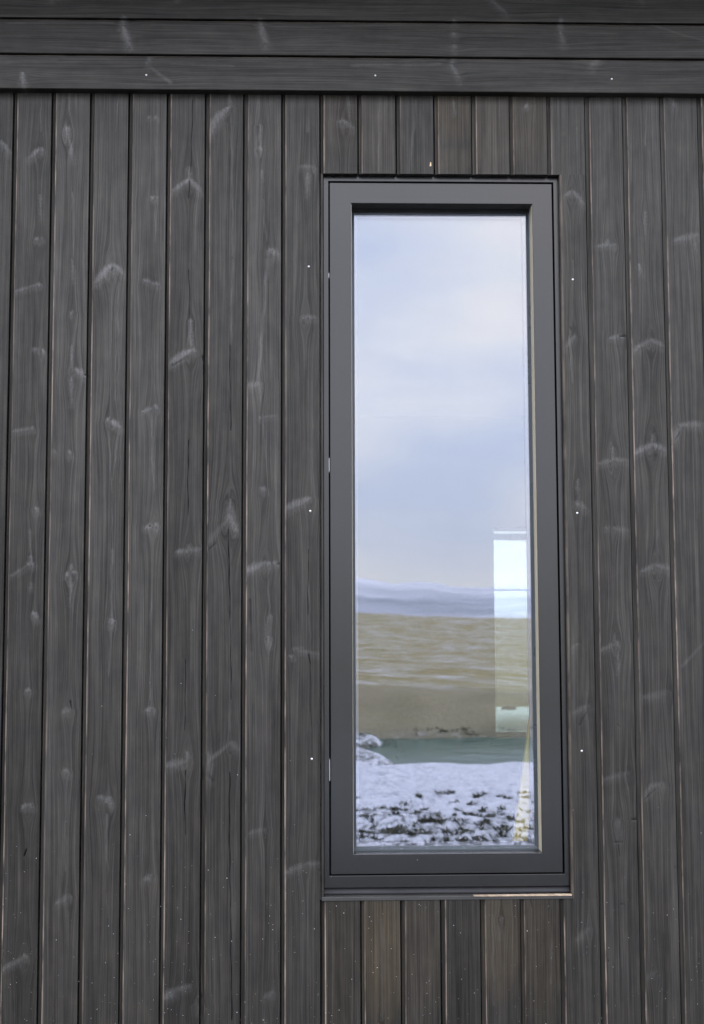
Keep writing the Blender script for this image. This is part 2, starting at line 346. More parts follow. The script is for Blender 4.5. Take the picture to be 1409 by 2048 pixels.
TN = [(*at(v[0], v[1]), v[2]*M_PER_PX, v[3]*M_PER_PX, v[4]) for v in parse(TAN)]
FZ = at(700, 182, -.030)[1]                       # lower edge of the horizontal boarding
rng = np.random.default_rng(5); random.seed(5)
# invented knots for the boards the photograph does not reach
for i in range(420):
    x = rng.uniform(-4.6, 4.9); z = rng.uniform(.2, 3.1)
    if -1.0 < x < 1.25 and z > .35: continue
    s = rng.choice([-1, 1])
    LT.append((x, z, x+s*rng.uniform(.01, .04), z-rng.uniform(0, .04), .003, rng.uniform(.003, .008), rng.uniform(.35, .8)))
for i in range(60):
    x = rng.uniform(-4.6, 4.9); z = rng.uniform(.2, 3.1)
    if -1.0 < x < 1.25 and z > .35: continue
    DK.append((x, z, x+rng.uniform(-.003, .003), z-rng.uniform(.05, .3), .0008, .0008, .7))

def wobf(u, v, k):
    return np.sin(u*k+1.7*np.sin(v*k*.83+.6)+2.1)*np.cos(v*k*1.27+1.3*np.sin(u*k*.57))
def stroke(X, Z, s, soft, lens=False):
    x1, z1, x2, z2, w1, w2, a = s
    dx, dz = x2-x1, z2-z1; L2 = dx*dx+dz*dz+1e-12
    t = np.clip(((X-x1)*dx+(Z-z1)*dz)/L2, 0, 1)
    w = w1+(w2-w1)*t
    if lens: w = 1.3*w*(.55+1.1*np.sin(np.pi*np.clip(t*.9+.05, 0, 1))**.8)
    d = np.hypot(X-(x1+t*dx), Z-(z1+t*dz))
    e = np.clip(1-(d-w*.15)/(w*1.15+soft), 0, 1); e = e*e*(3-2*e)
    return a*e*(1-.35*t if lens else 1.0)

def board_attrs(X, Z, horizontal=False):
    """grain coordinates, marks and tan staining for points on one board"""
    n = len(X); gx = X.copy() if not horizontal else Z.copy()
    along = Z.copy() if not horizontal else X.copy()
    lt = np.zeros(n); dk = np.zeros(n); tn = np.zeros(n)
    x0, x1, z0, z1 = X.min(), X.max(), Z.min(), Z.max()
    shift = np.zeros(n)
    for s in LT:
        cx, cz = (s[0]+s[2])/2, (s[1]+s[3])/2
        if not (x0-.004 < cx < x1+.004 and z0-.01 < cz < z1+.01): continue
        lo, hi = min(s[1], s[3])-.03, max(s[1], s[3])+.03
        m_ = (Z > lo) & (Z < hi)
        length = math.hypot(s[0]-s[2], s[1]-s[3]); long_ = length > .085
        U, Q = X[m_]+cx*37, Z[m_]+cz*53
        if long_:
            a1 = .0020*wobf(U*.3, Q, 33)+.0010*wobf(U, Q, 80)
            st_ = stroke(X[m_]+a1*(not horizontal), Z[m_]+a1*horizontal, s, .0012)*(.52+.34*wobf(U*.5, Q, 24))*(.85+.3*wobf(U*3, Q*.4, 400))
        else:
            j1 = .0021*wobf(U, Q, 260); j2 = .0021*wobf(Q, U, 300)
            st_ = stroke(X[m_]+j1, Z[m_]+j2, s, .0026, True)*(.84+.26*wobf(U, Q, 380))
            fl = (s[0], s[1]-.006, s[2], s[3]-.010, s[4]*2.2+.002, s[5]*2.2+.003, s[6]*.34)
            st_ = np.maximum(st_, stroke(X[m_]+j1*2, Z[m_]+j2*2, fl, .004)*(.7+.5*wobf(U*2.5, Q*.25, 500)))
        lt[m_] = np.maximum(lt[m_], st_)
        if length < .09 and max(s[4], s[5]) > .0025 and not horizontal:   # a knot: the grain flows round it
            R = .010+1.2*max(s[4], s[5]); R = min(R, .019)*(.72+.35*abs(math.sin(cx*91+cz*57)))
            ax, az = (s[0], s[1]) if s[1] >= s[3] else (s[2], s[3])
            dx = X-ax; dz = (Z-az)*.33
            shift -= dx*R*R/(dx*dx+dz*dz+R*R*.7)*np.where(Z < az, 1.0, .7)
        if length < .09 and horizontal and max(s[4], s[5]) > .0025:
            R = .013; dz = Z-cz; dx = (X-cx)*.33
            shift -= dz*R*R/(dx*dx+dz*dz+R*R*.7)
    for s in DK:
        cx, cz = (s[0]+s[2])/2, (s[1]+s[3])/2
        if not (x0-.004 < cx < x1+.004 and z0-.01 < cz < z1+.01): continue
        m_ = (Z > min(s[1], s[3])-.02) & (Z < max(s[1], s[3])+.02)
        jx = .0009*np.sin(Z[m_]*60+cx*90)
        dk[m_] = np.maximum(dk[m_], stroke(X[m_]+jx*(not horizontal), Z[m_], s, .0010)*(1.05+.45*wobf(X[m_]*3+cx*9, Z[m_]+cz*31, 47)))
    for (cx, cz, rx, rz, a) in TN:
        if not (x0-.01 < cx < x1+.01): continue
        tn = np.maximum(tn, a*np.clip(1.25-((X-cx)/rx)**2*.6-((Z-cz)/rz)**2, 0, 1))
    return gx+shift, along, lt, dk, tn

class Dense:
    """numpy mesh builder with the wood attributes"""
    def __init__(s): s.V = []; s.F = []; s.G = []; s.M = []; s.B = []; s.T = []; s.n = 0
    def grid(s, P, G, M, B, T):          # P: (rows, cols, 3)
        r, c = P.shape[:2]
        idx = (np.arange(r*c).reshape(r, c)+s.n)
        f = np.stack([idx[:-1, :-1], idx[:-1, 1:], idx[1:, 1:], idx[1:, :-1]], -1).reshape(-1, 4)
        s.V.append(P.reshape(-1, 3)); s.F.append(f); s.G.append(G.reshape(-1, 3)); s.M.append(M.reshape(-1, 3))
        s.B.append(B.reshape(-1)); s.T.append(T.reshape(-1)); s.n += r*c
    def build(s, name, mat, parent):
        V = np.concatenate(s.V).astype(np.float32); F = np.concatenate(s.F).astype(np.int32)
        me = bpy.data.meshes.new(name)
        me.vertices.add(len(V)); me.vertices.foreach_set('co', V.ravel())
        me.loops.add(F.size); me.loops.foreach_set('vertex_index', F.ravel())
        me.polygons.add(len(F)); me.polygons.foreach_set('loop_start', np.arange(0, F.size, 4, dtype=np.int32))
        me.polygons.foreach_set('loop_total', np.full(len(F), 4, dtype=np.int32))
        me.update(calc_edges=True)
        for nm, ty, key, arr in (('grain', 'FLOAT_VECTOR', 'vector', s.G), ('mark', 'FLOAT_VECTOR', 'vector', s.M),
                                 ('board', 'FLOAT', 'value', s.B), ('tan', 'FLOAT', 'value', s.T)):
            a = me.attributes.new(nm, ty, 'POINT'); a.data.foreach_set(key, np.concatenate(arr).astype(np.float32).ravel())
        return link(name, me, mat, parent)

# ------------------------------------------------------------------ the house
house = empty('timber_house', (0, 0, 0))
tag(house, 'house clad in black stained vertical boards with one tall narrow window', 'house')

OX0, OX1 = 0.0100, 0.7258                                     # window opening in the cladding
OZ0, OZ1 = EYE-0.8235, EYE+1.3095
WX0, WX1 = -4.6, 4.9
YB = 0.022                                                    # back of the boards
D = Dense()
BOARD_TONE = {}
for i in range(-32, 51):
    xs = GX0+i*PITCH
    if xs < WX0 or xs+PITCH > WX1: continue
    r_ = random.Random(i*17+3)
    near = -1.35 < xs < 1.5
    tone = r_.uniform(-.22, .20)
    slit = (.0020 if xs < .45 else .0008)+r_.uniform(-.0002, .0003)
    fl = .0105+r_.uniform(-.0012, .0014)+(.0016 if xs > .7 else 0)
    ch = .0022+r_.uniform(-.0003, .0005)
    yo = r_.uniform(-.0006, .0006)
    cols = [(slit, YB, 0), (slit, .0052, 0), (slit+.0006, .0044, 0), (fl, .0042, 0), (fl+.0004, .0018, .45), (fl+ch*.55, .0006, 1.0), (fl+ch+.0006, .0001, .75), (fl+ch+.0022, 0, .12)]
    a = fl+ch+.0036; bnd = PITCH-(.0020 if xs < .45 else .0013)
    nc = 82 if near else 9
    cols += [(a+(bnd-.0012-a)*k/nc, 0.0, 0) for k in range(nc+1)]
    cols += [(bnd-.0003, .0004, 0), (bnd, .0014, 0), (bnd, YB, 0)]
    cols = np.array(cols)
    spans = [(.20, FZ+.03)]
    if xs+PITCH > OX0 and xs < OX1: spans = [(.20, OZ0-.0115), (OZ1, FZ+.03)]
    for (za, zb) in spans:
        parts_ = [(za, zb, None)]
        if xs < OX0 < xs+PITCH and OX0-xs < .02:        # sliver left of the opening belongs to the rebate floor
            pass
        nz = max(2, int((zb-za)/(.004 if near else .03)))
        z = np.linspace(za, zb, nz+1)
        X = xs+cols[None, :, 0]+0*z[:, None]; Z = z[:, None]+0*X
        wob = .0005*np.sin(z*3.1+i)+.0003*np.sin(z*9+i*2)
        Y = cols[None, :, 1]+yo+0*Z
        gx, al, lt, dk, tn = board_attrs(X.ravel()-xs, Z.ravel(), False) if False else board_attrs(X.ravel(), Z.ravel(), False)
        sh = X.shape
        lt = lt.reshape(sh); dk = np.clip(dk, 0, 1).reshape(sh); tn = tn.reshape(sh)
        face = (cols[:, 2] < .2) & (cols[:, 1] < .001)
        lt = lt*face[None, :]
        Y = Y+dk*.0022*face[None, :]
        edge = cols[None, :, 2]*(0.75+.35*np.sin(z*2.3+i*1.7)+.2*np.sin(z*11+i))[:, None]
        X = X+wob[:, None]*(cols[None, :, 2] > 0)
        G = np.stack([gx.reshape(sh)+i*3.7, al.reshape(sh)+i*1.31, np.full(sh, i*.77)], -1)
        D.grid(np.stack([X, Y, Z], -1), G, np.stack([lt, dk, np.clip(edge, 0, 1)], -1), np.full(sh, tone), tn)
        # sawn ends
        for zz, sgn in ((za, 1), (zb, -1)):
            P = np.stack([np.stack([X[0 if sgn > 0 else -1], Y[0 if sgn > 0 else -1], np.full(sh[1], zz)], -1),
                          np.stack([X[0], np.full(sh[1], YB), np.full(sh[1], zz)], -1)], 0)
            z2 = np.zeros((2, sh[1]))
            D.grid(P, np.stack([P[..., 0]*1.0, P[..., 1]*1, P[..., 2]], -1), np.stack([z2, z2, z2], -1), z2-.2, z2)
# boards left and right of the opening are notched round it: rebuild the cut pieces
def cut_piece(xa, xb, za, zb, i, edge_left=False):
    nx = max(2, int((xb-xa)/.0024)); nz = int((zb-za)/.004)
    x = np.linspace(xa, xb, nx+1); z = np.linspace(za, zb, nz+1)
    X, Z = np.meshgrid(x, z)
    gx, al, lt, dk, tn = board_attrs(X.ravel(), Z.ravel(), False); sh = X.shape
    Y = dk.reshape(sh)*.0022
    G = np.stack([gx.reshape(sh)+i*3.7, al.reshape(sh)+i*1.31, np.full(sh, i*.77)], -1)
    ed = np.zeros(sh)
    if edge_left: Y[:, 0] = YB; X[:, 0] = xa; X[:, 1] = xa+.0002; Y[:, 1] = .0012; ed[:, 1] = .3; ed[:, 2] = .25
    D.grid(np.stack([X, Y, Z], -1), G, np.stack([lt.reshape(sh), dk.reshape(sh), ed], -1), np.full(sh, .0), tn.reshape(sh))
k14 = GX0+14*PITCH
cut_piece(OX1, k14+PITCH-.0022, OZ0-.0115, OZ1, 14, True)
P = np.array([[[k14+PITCH-.0022, 0, OZ0-.0115], [k14+PITCH-.0022, YB, OZ0-.0115]], [[k14+PITCH-.0022, 0, OZ1], [k14+PITCH-.0022, YB, OZ1]]])
D.grid(P, P*1.0, P*0, P[..., 0]*0-.2, P[..., 0]*0)
k8 = GX0+8*PITCH                                              # strip of rebate left standing beside the frame
for (xa, xb, y) in ((k8+.0016, OX0, .0040),):
    P = np.array([[[xa, YB, OZ0-.01], [xa, y, OZ0-.01], [xb, y, OZ0-.01], [xb, YB, OZ0-.01]], [[xa, YB, OZ1], [xa, y, OZ1], [xb, y, OZ1], [xb, YB, OZ1]]])
    zz = np.linspace(0, 1, 60)[:, None, None]
    P = P[0][None]*(1-zz)+P[1][None]*zz
    D.grid(P, P+np.array([3., 0, 0]), P*0, P[..., 0]*0+.1, P[..., 0]*0)
wall = D.build('cladding_wall', WOOD, house)

# horizontal boarding above
HB = [FZ, at(700, 111.5, -.03)[1], at(700, 40.5, -.03)[1]]
HB += [HB[2]+.113]
Dh = Dense()
for i in range(3):
    za, zb = HB[i], HB[i+1]-.0052
    tone = (-.12, -.08, -.05)[i]
    cols = [(zb, .02, 0), (zb, -.0260, .0), (zb-.0008, -.0285, .3), (zb-.0030, -.0296, .2)]
    n_ = 34
    cols += [(zb-.004-(zb-za-.0055)*k/n_, -.030, 0) for k in range(n_+1)]
    cols += [(za+.0003, -.0290, 0), (za, -.0275, 0), (za, .02, 0)]
    c_ = np.array(cols); x = np.linspace(WX0, WX1, 1500)
    X = x[:, None]+0*c_[None, :, 0]; Z = c_[None, :, 0]+0*X; Y = c_[None, :, 1]+0*X
    gx, al, lt, dk, tn = board_attrs(X.ravel(), Z.ravel(), True); sh = X.shape
    G = np.stack([gx.reshape(sh)+i*2.7+40, al.reshape(sh)+i*4.31, np.full(sh, i*.57)], -1)
    Dh.grid(np.stack([X, Y, Z], -1), G, np.stack([lt.reshape(sh), dk.reshape(sh), c_[None, :, 2]+0*X], -1), np.full(sh, tone), tn.reshape(sh)*0)
fascia = Dh.build('fascia_boarding', WOOD, house)
tag(fascia, 'three dark horizontal boards over the vertical cladding')

# screws
def nail(px, py, y, parent):
    mb = MB(); x, z = at(px, py, y); n = 12; r = .0034
    vs = [(x, y-.0016, z)]+[(x+r*.72*math.cos(a), y-.0014, z+r*.72*math.sin(a)) for a in [k*2*math.pi/n for k in range(n)]]
    vs += [(x+r*math.cos(a), y+.0006, z+r*math.sin(a)) for a in [k*2*math.pi/n for k in range(n)]]
    fs = [(0, 1+k, 1+(k+1) % n) for k in range(n)]+[(1+k, 1+(k+1) % n, 1+n+(k+1) % n, 1+n+k) for k in range(n)]
    mb.add(vs, fs); return mb.build('nail_head', STEEL, parent, True)
for px, py in ((618, 533), (621, 1022), (624, 1518), (1146, 559), (1155, 1026), (1164, 1502)): nail(px, py, 0.0, wall)
for px, py in ((293, 150), (751, 151), (1224, 158)): nail(px, py, -.030, fascia)

# black felt and the structural wall behind the boards (with the window hole)
mb = MB()
def wall_with_hole(mb, x0, x1, y0, y1, z0, z1, hx0, hx1, hz0, hz1):
    mb.box((x0, y0, z0), (hx0, y1, z1)); mb.box((hx1, y0, z0), (x1, y1, z1))
    mb.box((hx0, y0, z0), (hx1, y1, hz0)); mb.box((hx0, y0, hz1), (hx1, y1, z1))
wall_with_hole(mb, WX0, WX1, YB+.0015, .05, .18, 3.6, OX0-.012, OX1+.012, OZ0-.02, OZ1+.02)
mb.build('wind_barrier', BLACK, house)
mb = MB(); wall_with_hole(mb, WX0, WX1, .052, .26, .0, 3.6, .02, .72, OZ0+.03, OZ1-.02)
mb.build('front_wall', PLASTER, house)
# trim strip under the window and a bare, unpainted sawn edge at its right
tz = OZ0
ax0 = OX0-.0075
mb = MB(); mb.box((ax0+.001, -.0022, tz-.0115), (OX1+.0005, YB, tz-.0015), ch=.0009); mb.build('trim_strip', simple('stained_trim', (.026, .026, .023), .6, 0, .25, 60, .3, .0005, stretch=(.2, 1, 1)), house)
mb = MB(); xa = at(948, 1792)[0]
vs, fs = [], []
n = 40
for k in range(n+1):
    t = k/n; x = xa+(OX1-xa)*t; h = .0002+.0011*min(1, t*1.1)+.0003*math.sin(k*1.9)*t
    vs += [(x, -.0034, tz-.0025), (x, -.0034, tz-.0025+h), (x, .010, tz-.0005+h)]
for k in range(n):
    b_ = k*3; fs += [(b_, b_+3, b_+4, b_+1), (b_+1, b_+4, b_+5, b_+2)]
mb.add(vs, fs); mb.build('bare_wood_edge', simple('bare_wood', (.28, .215, .145), .7, 0, .35, 60), house)

# ------------------------------------------------------------------ the window
win = empty('tall_window', (0, 0, 0)); win.parent = house
tag(win, 'tall narrow fixed window in a dark grey metal frame')
k_ = 1+.024/DIST
def sc(x): return x*k_
FY = .023                                                     # face of the outer frame
FX0, FX1, FZ0, FZ1 = OX0+.001, sc(.7215), EYE+sc(-.7985), EYE+sc(1.2995)
SX0, SX1, SZ0, SZ1 = sc(.0300), sc(.7018), EYE+sc(-.7610), EYE+sc(1.2810)
GX_0, GX_1, GZ_0, GZ_1 = sc(.0945), sc(.6415), EYE+sc(-.7040), EYE+sc(1.2180)
def bar_frame(mb, ox0, oz0, ox1, oz1, ix0, iz0, ix1, iz1, y0, y1, c=.0008):
    """mitred frame of four members between two rectangles, softly rounded arrises"""
    O = [(ox0, oz0), (ox1, oz0), (ox1, oz1), (ox0, oz1)]; I_ = [(ix0, iz0), (ix1, iz0), (ix1, iz1), (ix0, iz1)]
    def off(P, Q, d):
        return [(p[0]+d*(1 if q[0] > p[0] else -1), p[1]+d*(1 if q[1] > p[1] else -1)) for p, q in zip(P, Q)]
    rings = [(O, y1), (O, y0+c*1.2), (off(O, I_, c*.35), y0+c*.35), (off(O, I_, c*1.2), y0), (off(I_, O, c*1.2), y0), (off(I_, O, c*.35), y0+c*.35), (I_, y0+c*1.2), (I_, y1)]
    n = len(rings); vs = [(x, y, z) for R_, y in rings for x, z in R_]; fs = []
    for a in range(n):
        b_ = (a+1) % n
        for c_ in range(4):
            d = (c_+1) % 4
            fs.append((a*4+c_, a*4+d, b_*4+d, b_*4+c_))
    mb.add(vs, fs)
mb = MB(); bar_frame(mb, FX0, FZ0, FX1, FZ1, SX0-.0042, SZ0-.0036, SX1+.0042, SZ1+.0042, FY, .10)
mb.build('outer_frame', ALU, win)
mb = MB(); bar_frame(mb, SX0, SZ0, SX1, SZ1, GX_0, GZ_0, GX_1, GZ_1, FY+.0015, .098, c=.0012)
mb.build('sash', ALU, win)
mb = MB(); mb.ring([(-.006, .06), (.004, .06), (.004, .066), (-.006, .066)], SX0, SZ0, SX1, SZ1)   # dark back of the gap
mb.build('gap_seal', BLACK, win)
JAMB_KHAKI = simple('jamb_strip', (.33, .30, .215), .45, 0, .08, 12)  # khaki strips laid over both jamb reveals
mb = MB()
mb.box((GX_0-.0002, FY+.006, GZ_0+.001), (GX_0+.0012, FY+.0498, GZ_1-.001)); mb.box((GX_1-.0012, FY+.006, GZ_0+.001), (GX_1+.0002, FY+.0498, GZ_1-.001))
mb.build('jamb_strip', JAMB_KHAKI, win)
mb = MB(); mb.box((GX_0+.0014, FY+.0062, GZ_1-.0012), (GX_1-.0014, FY+.0478, GZ_1+.0002)); mb.box((GX_0+.0014, FY+.048, GZ_1-.0112), (GX_1-.0014, FY+.0597, GZ_1-.0008))  # black strips added to paint shade under the sash head
mb.build('head_shade_strip', BLACK, win)
# glazing bead: slopes back to the pane
GY = FY+.060
mb = MB(); mb.ring([(-.001, GY-.010), (.0035, GY-.0098), (.0105, GY-.0015), (.0105, GY+.03), (-.001, GY+.03)], GX_0, GZ_0, GX_1, GZ_1)
mb.build('glazing_bead', GASKET, win)
mb = MB(); mb.box((GX_0+.009, GY, GZ_0+.009), (GX_1-.009, GY+.006, GZ_1-.009)); pane = mb.build('glass_pane', GLASS, win)
mb = MB(); mb.box((GX_0+.009, GY+.022, GZ_0+.009), (GX_1-.009, GY+.0265, GZ_1-.009)); mb.build('inner_glass_pane', GLASS2, win)
mb = MB(); mb.ring([(.0107, GY+.0065), (.019, GY+.0065), (.019, GY+.0215), (.0107, GY+.0215)], GX_0, GZ_0, GX_1, GZ_1)
mb.build('spacer_bar', SPACER, win)
# hinges glimpsed in the left gap
for (ya, yb) in ((546, 556), (916, 944), (1519, 1562)):
    xa, za = at(658, yb, FY+.004); xb, zb = at(658, ya, FY+.004)
    mb = MB(); mb.box((SX0-.0040, FY+.002, za), (SX0-.0018, FY+.03, zb), ch=.0004); mb.build('hinge', HINGE, win)
# flashing below the frame
mb = MB()
vs = []
for x in (OX0+.001, OX1-.001):
    vs += [(x, .05, FZ0-.001), (x, FY+.0105, FZ0-.0010), (x, FY+.0035, OZ0+.0058), (x, FY+.0015, OZ0+.0040), (x, FY+.0015, OZ0+.0016), (x, .05, OZ0+.0016)]
mb.add(vs, [(0,1,7,6),(1,2,8,7),(2,3,9,8),(3,4,10,9),(4,5,11,10),(5,0,6,11),(0,5,4,3,2,1),(6,7,8,9,10,11)])
mb.build('sill_flashing', FLASH, win)
# droplets and ice grains on the lower bead
GLASS3 = glass_mat('tinted_far_glass', .05, (.43, .455, .45))  # grey tint added to dim the over-bright view beyond
def blobs(pts, name, mat, parent, kind=None):
    V, F = [], []; n = 0
    base = [(1,0,0),(0,1,0),(-1,0,0),(0,-1,0),(0,0,1),(0,0,-1)]
    tri = [(0,1,4),(1,2,4),(2,3,4),(3,0,4),(1,0,5),(2,1,5),(3,2,5),(0,3,5)]
    for (x, y, z, rx, ry, rz) in pts:
        V += [(x+b[0]*rx, y+b[1]*ry, z+b[2]*rz) for b in base]; F += [tuple(i+n for i in t) for t in tri]; n += 6
    me = bpy.data.meshes.new(name); me.from_pydata(V, [], F); me.update()
    o = link(name, me, mat, parent, True)
    if kind: o['kind'] = kind
    return o
ICE = simple('ice_grain', (.40, .41, .42), .35, 0, .2, 40, spec=.5)
DROP = simple('water_drop', (.20, .21, .23), .12, 0, .2, 40, spec=1.0)
pts = []
for k in range(90):
    x = random.uniform(GX_0+.02, GX_1-.005); t = random.random(); r = random.choice((.0007, .0009, .0012, .0018))
    pts.append((x, GY-.0095+.008*t, GZ_0+.0035+.007*t, r*1.2, r, r*.8))
blobs(pts, 'water_droplets', DROP, win, 'stuff')
pts = []
for k in range(26):
    x = random.uniform(GX_0+.08, GX_1-.01); t = random.random()**.5; r = random.choice((.0006, .0008, .0012))
    pts.append((x, GY-.0095+.008*t, GZ_0+.0040+.007*t, r*1.2, r, r*.8))
blobs(pts, 'ice_grains', ICE, win, 'stuff')

# frozen specks stuck to the lower boards
pts = []
for k in range(3700):
    px = random.uniform(-250, 1700); py = random.uniform(1250, 2300)
    f = max(0, (py-1400)/650)
    if random.random() > f**2.2*.85+.015: continue
    if 640 < px < 1146 and py < 1800:
        if random.random() > .05 or py > 1790: continue
    y = 0.0
    x, z = at(px, py, y)
    if OX0 < x < OX1 and z > OZ0: y = FY+.0005
    s_ = ((x-GX0) % PITCH)
    if y == 0 and (s_ < .012 or s_ > .112): y = .006
    r = random.choice((.0005, .0006, .0006, .0008, .0009, .0013))
    pts.append((x, y-.0002, z, r*random.uniform(.7, 1.4), r*.6, r*random.uniform(.7, 1.5)))
fk = blobs(pts, 'ice_specks', ICE, None)
tag(fk, 'tiny frozen specks scattered over the lower cladding boards', 'ice specks', kind='stuff')
# a bare chip where the stain came off
mb = MB(); x, z = at(861.5, 329)
mb.add([(x-.0025, -.0006, z-.006), (x+.0025, -.0008, z-.005), (x+.002, -.0006, z+.005), (x-.001, -.0004, z+.008)], [(0,1,2,3)])
cp = mb.build('bare_chip', RAW, wall)

# ------------------------------------------------------------------ rest of the house shell and the dark room inside
DEP = 5.2
mb = MB(); mb.box((WX0, .262, .0), (WX0+.2, DEP-.26, 3.6)); mb.build('side_wall', WOOD if False else PLASTER, house)
mb = MB(); mb.box((WX1-.2, .262, .0), (WX1, DEP-.26, 3.6)); mb.build('side_wall', PLASTER, house)
DB = DEP-.2                                                   # far wall plane facing the room
bx0, bz0 = at(990, 1470, DB); _, bz1 = at(1050, 1056, DB); bx1 = bx0+1.15
mb = MB(); wall_with_hole(mb, WX0, WX1, DB-.058, DEP, 0, 3.6, bx0, bx1, bz0, bz1); mb.build('back_wall', PLASTER, house)
mb = MB(); mb.box((WX0+.2, .262, .1), (WX1-.2, DB-.06, .2)); mb.build('room_floor', FLOORM, house)
mb = MB(); mb.box((WX0+.2, .262, 2.95), (WX1-.2, DB-.06, 3.0)); mb.build('room_ceiling', PLASTER, house)
mb = MB(); mb.box((WX0-.1, -.0, 0), (WX1+.1, -.0+.02, .19)); mb.build('plinth', simple('concrete_plinth', (.16, .16, .155), .9, 0, .2, 8, .4, .003), house)
# roof with an overhanging soffit
RZ = HB[3]+.01
mb = MB(); mb.box((WX0-.3, -.47, RZ+.16), (WX1+.3, DEP+.4, RZ+.30)); mb.build('roof', ROOFM, house)
mb = MB(); mb.box((WX0-.3, -.45, RZ+.10), (WX1+.3, -.02, RZ+.158)); mb.build('soffit', FLASH, house)
mb = MB(); mb.box((WX0, -.018, HB[3]), (WX1, .02, RZ+.098), ch=.001); mb.build('frieze_board', FLASH, house)
# far window
fw = empty('far_window', (0, 0, 0)); fw.parent = house
mb = MB(); bar_frame(mb, bx0-.02, bz0-.02, bx1+.02, bz1+.02, bx0+.012, bz0+.018, bx1-.03, bz1-.018, DB+.02, DB+.09); mb.build('window_frame', WHITEFR, fw)
mb = MB(); mb.box((bx0+.01, DB+.05, bz0+.015), (bx1-.03, DB+.056, bz1-.015)); mb.build('glass_pane', GLASS3, fw)
mb = MB(); zt = at(1020, 1074, DB)[1]; mb.box((bx0+.013, DB+.022, zt-.02), (bx1-.032, DB+.045, zt+.026), ch=.001); mb.build('head_rail', simple('pale_head_rail', (.72, .78, .84), .8), fw)  # pale blue rail across the head of the far window
mb = MB(); zt = at(1020, 1180, DB)[1]; mb.box((bx0+.013, DB+.024, zt-.005), (bx1-.032, DB+.045, zt+.005), ch=.001); mb.build('glazing_rail', simple('pale_rail', (.75, .80, .82), .6), fw)
mb = MB(); mb.box((bx0-.05, DB-.16, bz0-.05), (bx1+.05, DB-.06, bz0-.012), ch=.002); mb.build('window_board', FLOORM, fw)

# pale timber plank leaning in the window reveal
pk = MB(); Yp = .128
x0, z0 = at(1031, 1745, Yp); x1, z1 = at(1072, 1440, Yp)
dv = Vector((x1-x0, 0, z1-z0)); L = dv.length
M_ = Matrix.Translation((x0, Yp, z0)) @ Euler((0, math.atan2(dv.x, dv.z), 0)).to_matrix().to_4x4()
zf = z0-.2
pk.box((-.021, -.012, -(z0-.2)/math.cos(math.atan2(dv.x, dv.z))+.0), (.021, .012, L), ch=.002, mat=M_)
plank = pk.build('timber_plank', simple('pale_pine', (.90, .62, .17), .65, 0, .15, 18, .2, .0006, stretch=(1, 1, .1)))
tag(plank, 'pale yellow timber plank leaning inside the lower right corner of the window', 'plank')

# white tank with a dark cap outside the far window
Yt = 7.6
tx0, tz1 = at(994, 1426, Yt); tx1 = tx0+1.9
tk = empty('water_tank', (tx0+.9, Yt+.4, 0)); tag(tk, 'pale turquoise tank with rounded corners and a dark cap beyond the far window', 'tank')
import bmesh
def rounded_tank(x0, x1, y0, y1, z1, r):
    bm = bmesh.new(); bmesh.ops.create_cube(bm, size=1)
    for v in bm.verts: v.co = Vector((x0+(x1-x0)*(v.co.x+.5), y0+(y1-y0)*(v.co.y+.5), (v.co.z+.5)*z1-.02))
    bmesh.ops.bevel(bm, geom=bm.edges[:], offset=r, segments=5, affect='EDGES', profile=.5)
    me = bpy.data.meshes.new('tank_body'); bm.to_mesh(me); bm.free(); return me
c_ = Vector((tx0+.9, Yt+.4, 0))
o = link('tank_body', rounded_tank(tx0-c_.x, tx1-c_.x, -.4, .4, tz1+.02, .12), TANKM, tk, True)
cx = at(1020, 1430, Yt+.35)[0]-c_.x
mb = MB(); n = 20
for (r, za, zb) in ((.07, tz1-.03, tz1+.02), (.055, tz1+.02, tz1+.032)):
    vs = [(cx+r*math.cos(2*math.pi*k/n), r*math.sin(2*math.pi*k/n), z) for z in (za, zb) for k in range(n)]
    mb.add(vs, [(k, (k+1) % n, n+(k+1) % n, n+k) for k in range(n)]+[tuple(range(n, 2*n)), tuple(range(n-1, -1, -1))])
mb.build('tank_cap', CAPM, tk)

# ------------------------------------------------------------------ terrain (seen mirrored in the glass and through the room)
def sstep(a, b, x): t = np.clip((x-a)/(b-a), 0, 1); return t*t*(3-2*t)
def fbm(x, y, seed, octs=4):
    r = np.zeros_like(x); a = 1.0; rg = np.random.default_rng(seed)
    for o in range(octs):
        for q in range(3):
            th = rg.uniform(0, 6.28); ph = rg.uniform(0, 6.28); f = (1.9**o)*rg.uniform(.8, 1.25)
            r += a*np.sin((x*math.cos(th)+y*math.sin(th))*f+ph+1.3*np.sin((x*math.sin(th)-y*math.cos(th))*f*.7+ph*2))/3
        a *= .55
    return r
def pond_mask(x, s):
    e = .25*np.sin(x*1.7+1)+.18*np.sin(x*4.1+.3)
    return sstep(.50, .85, x+.15*np.sin(s*3))*sstep(9.25, 9.65, s+e*.6)*(1-sstep(12.35, 12.75, s+e*.15))*(1-sstep(7.5, 9, x))
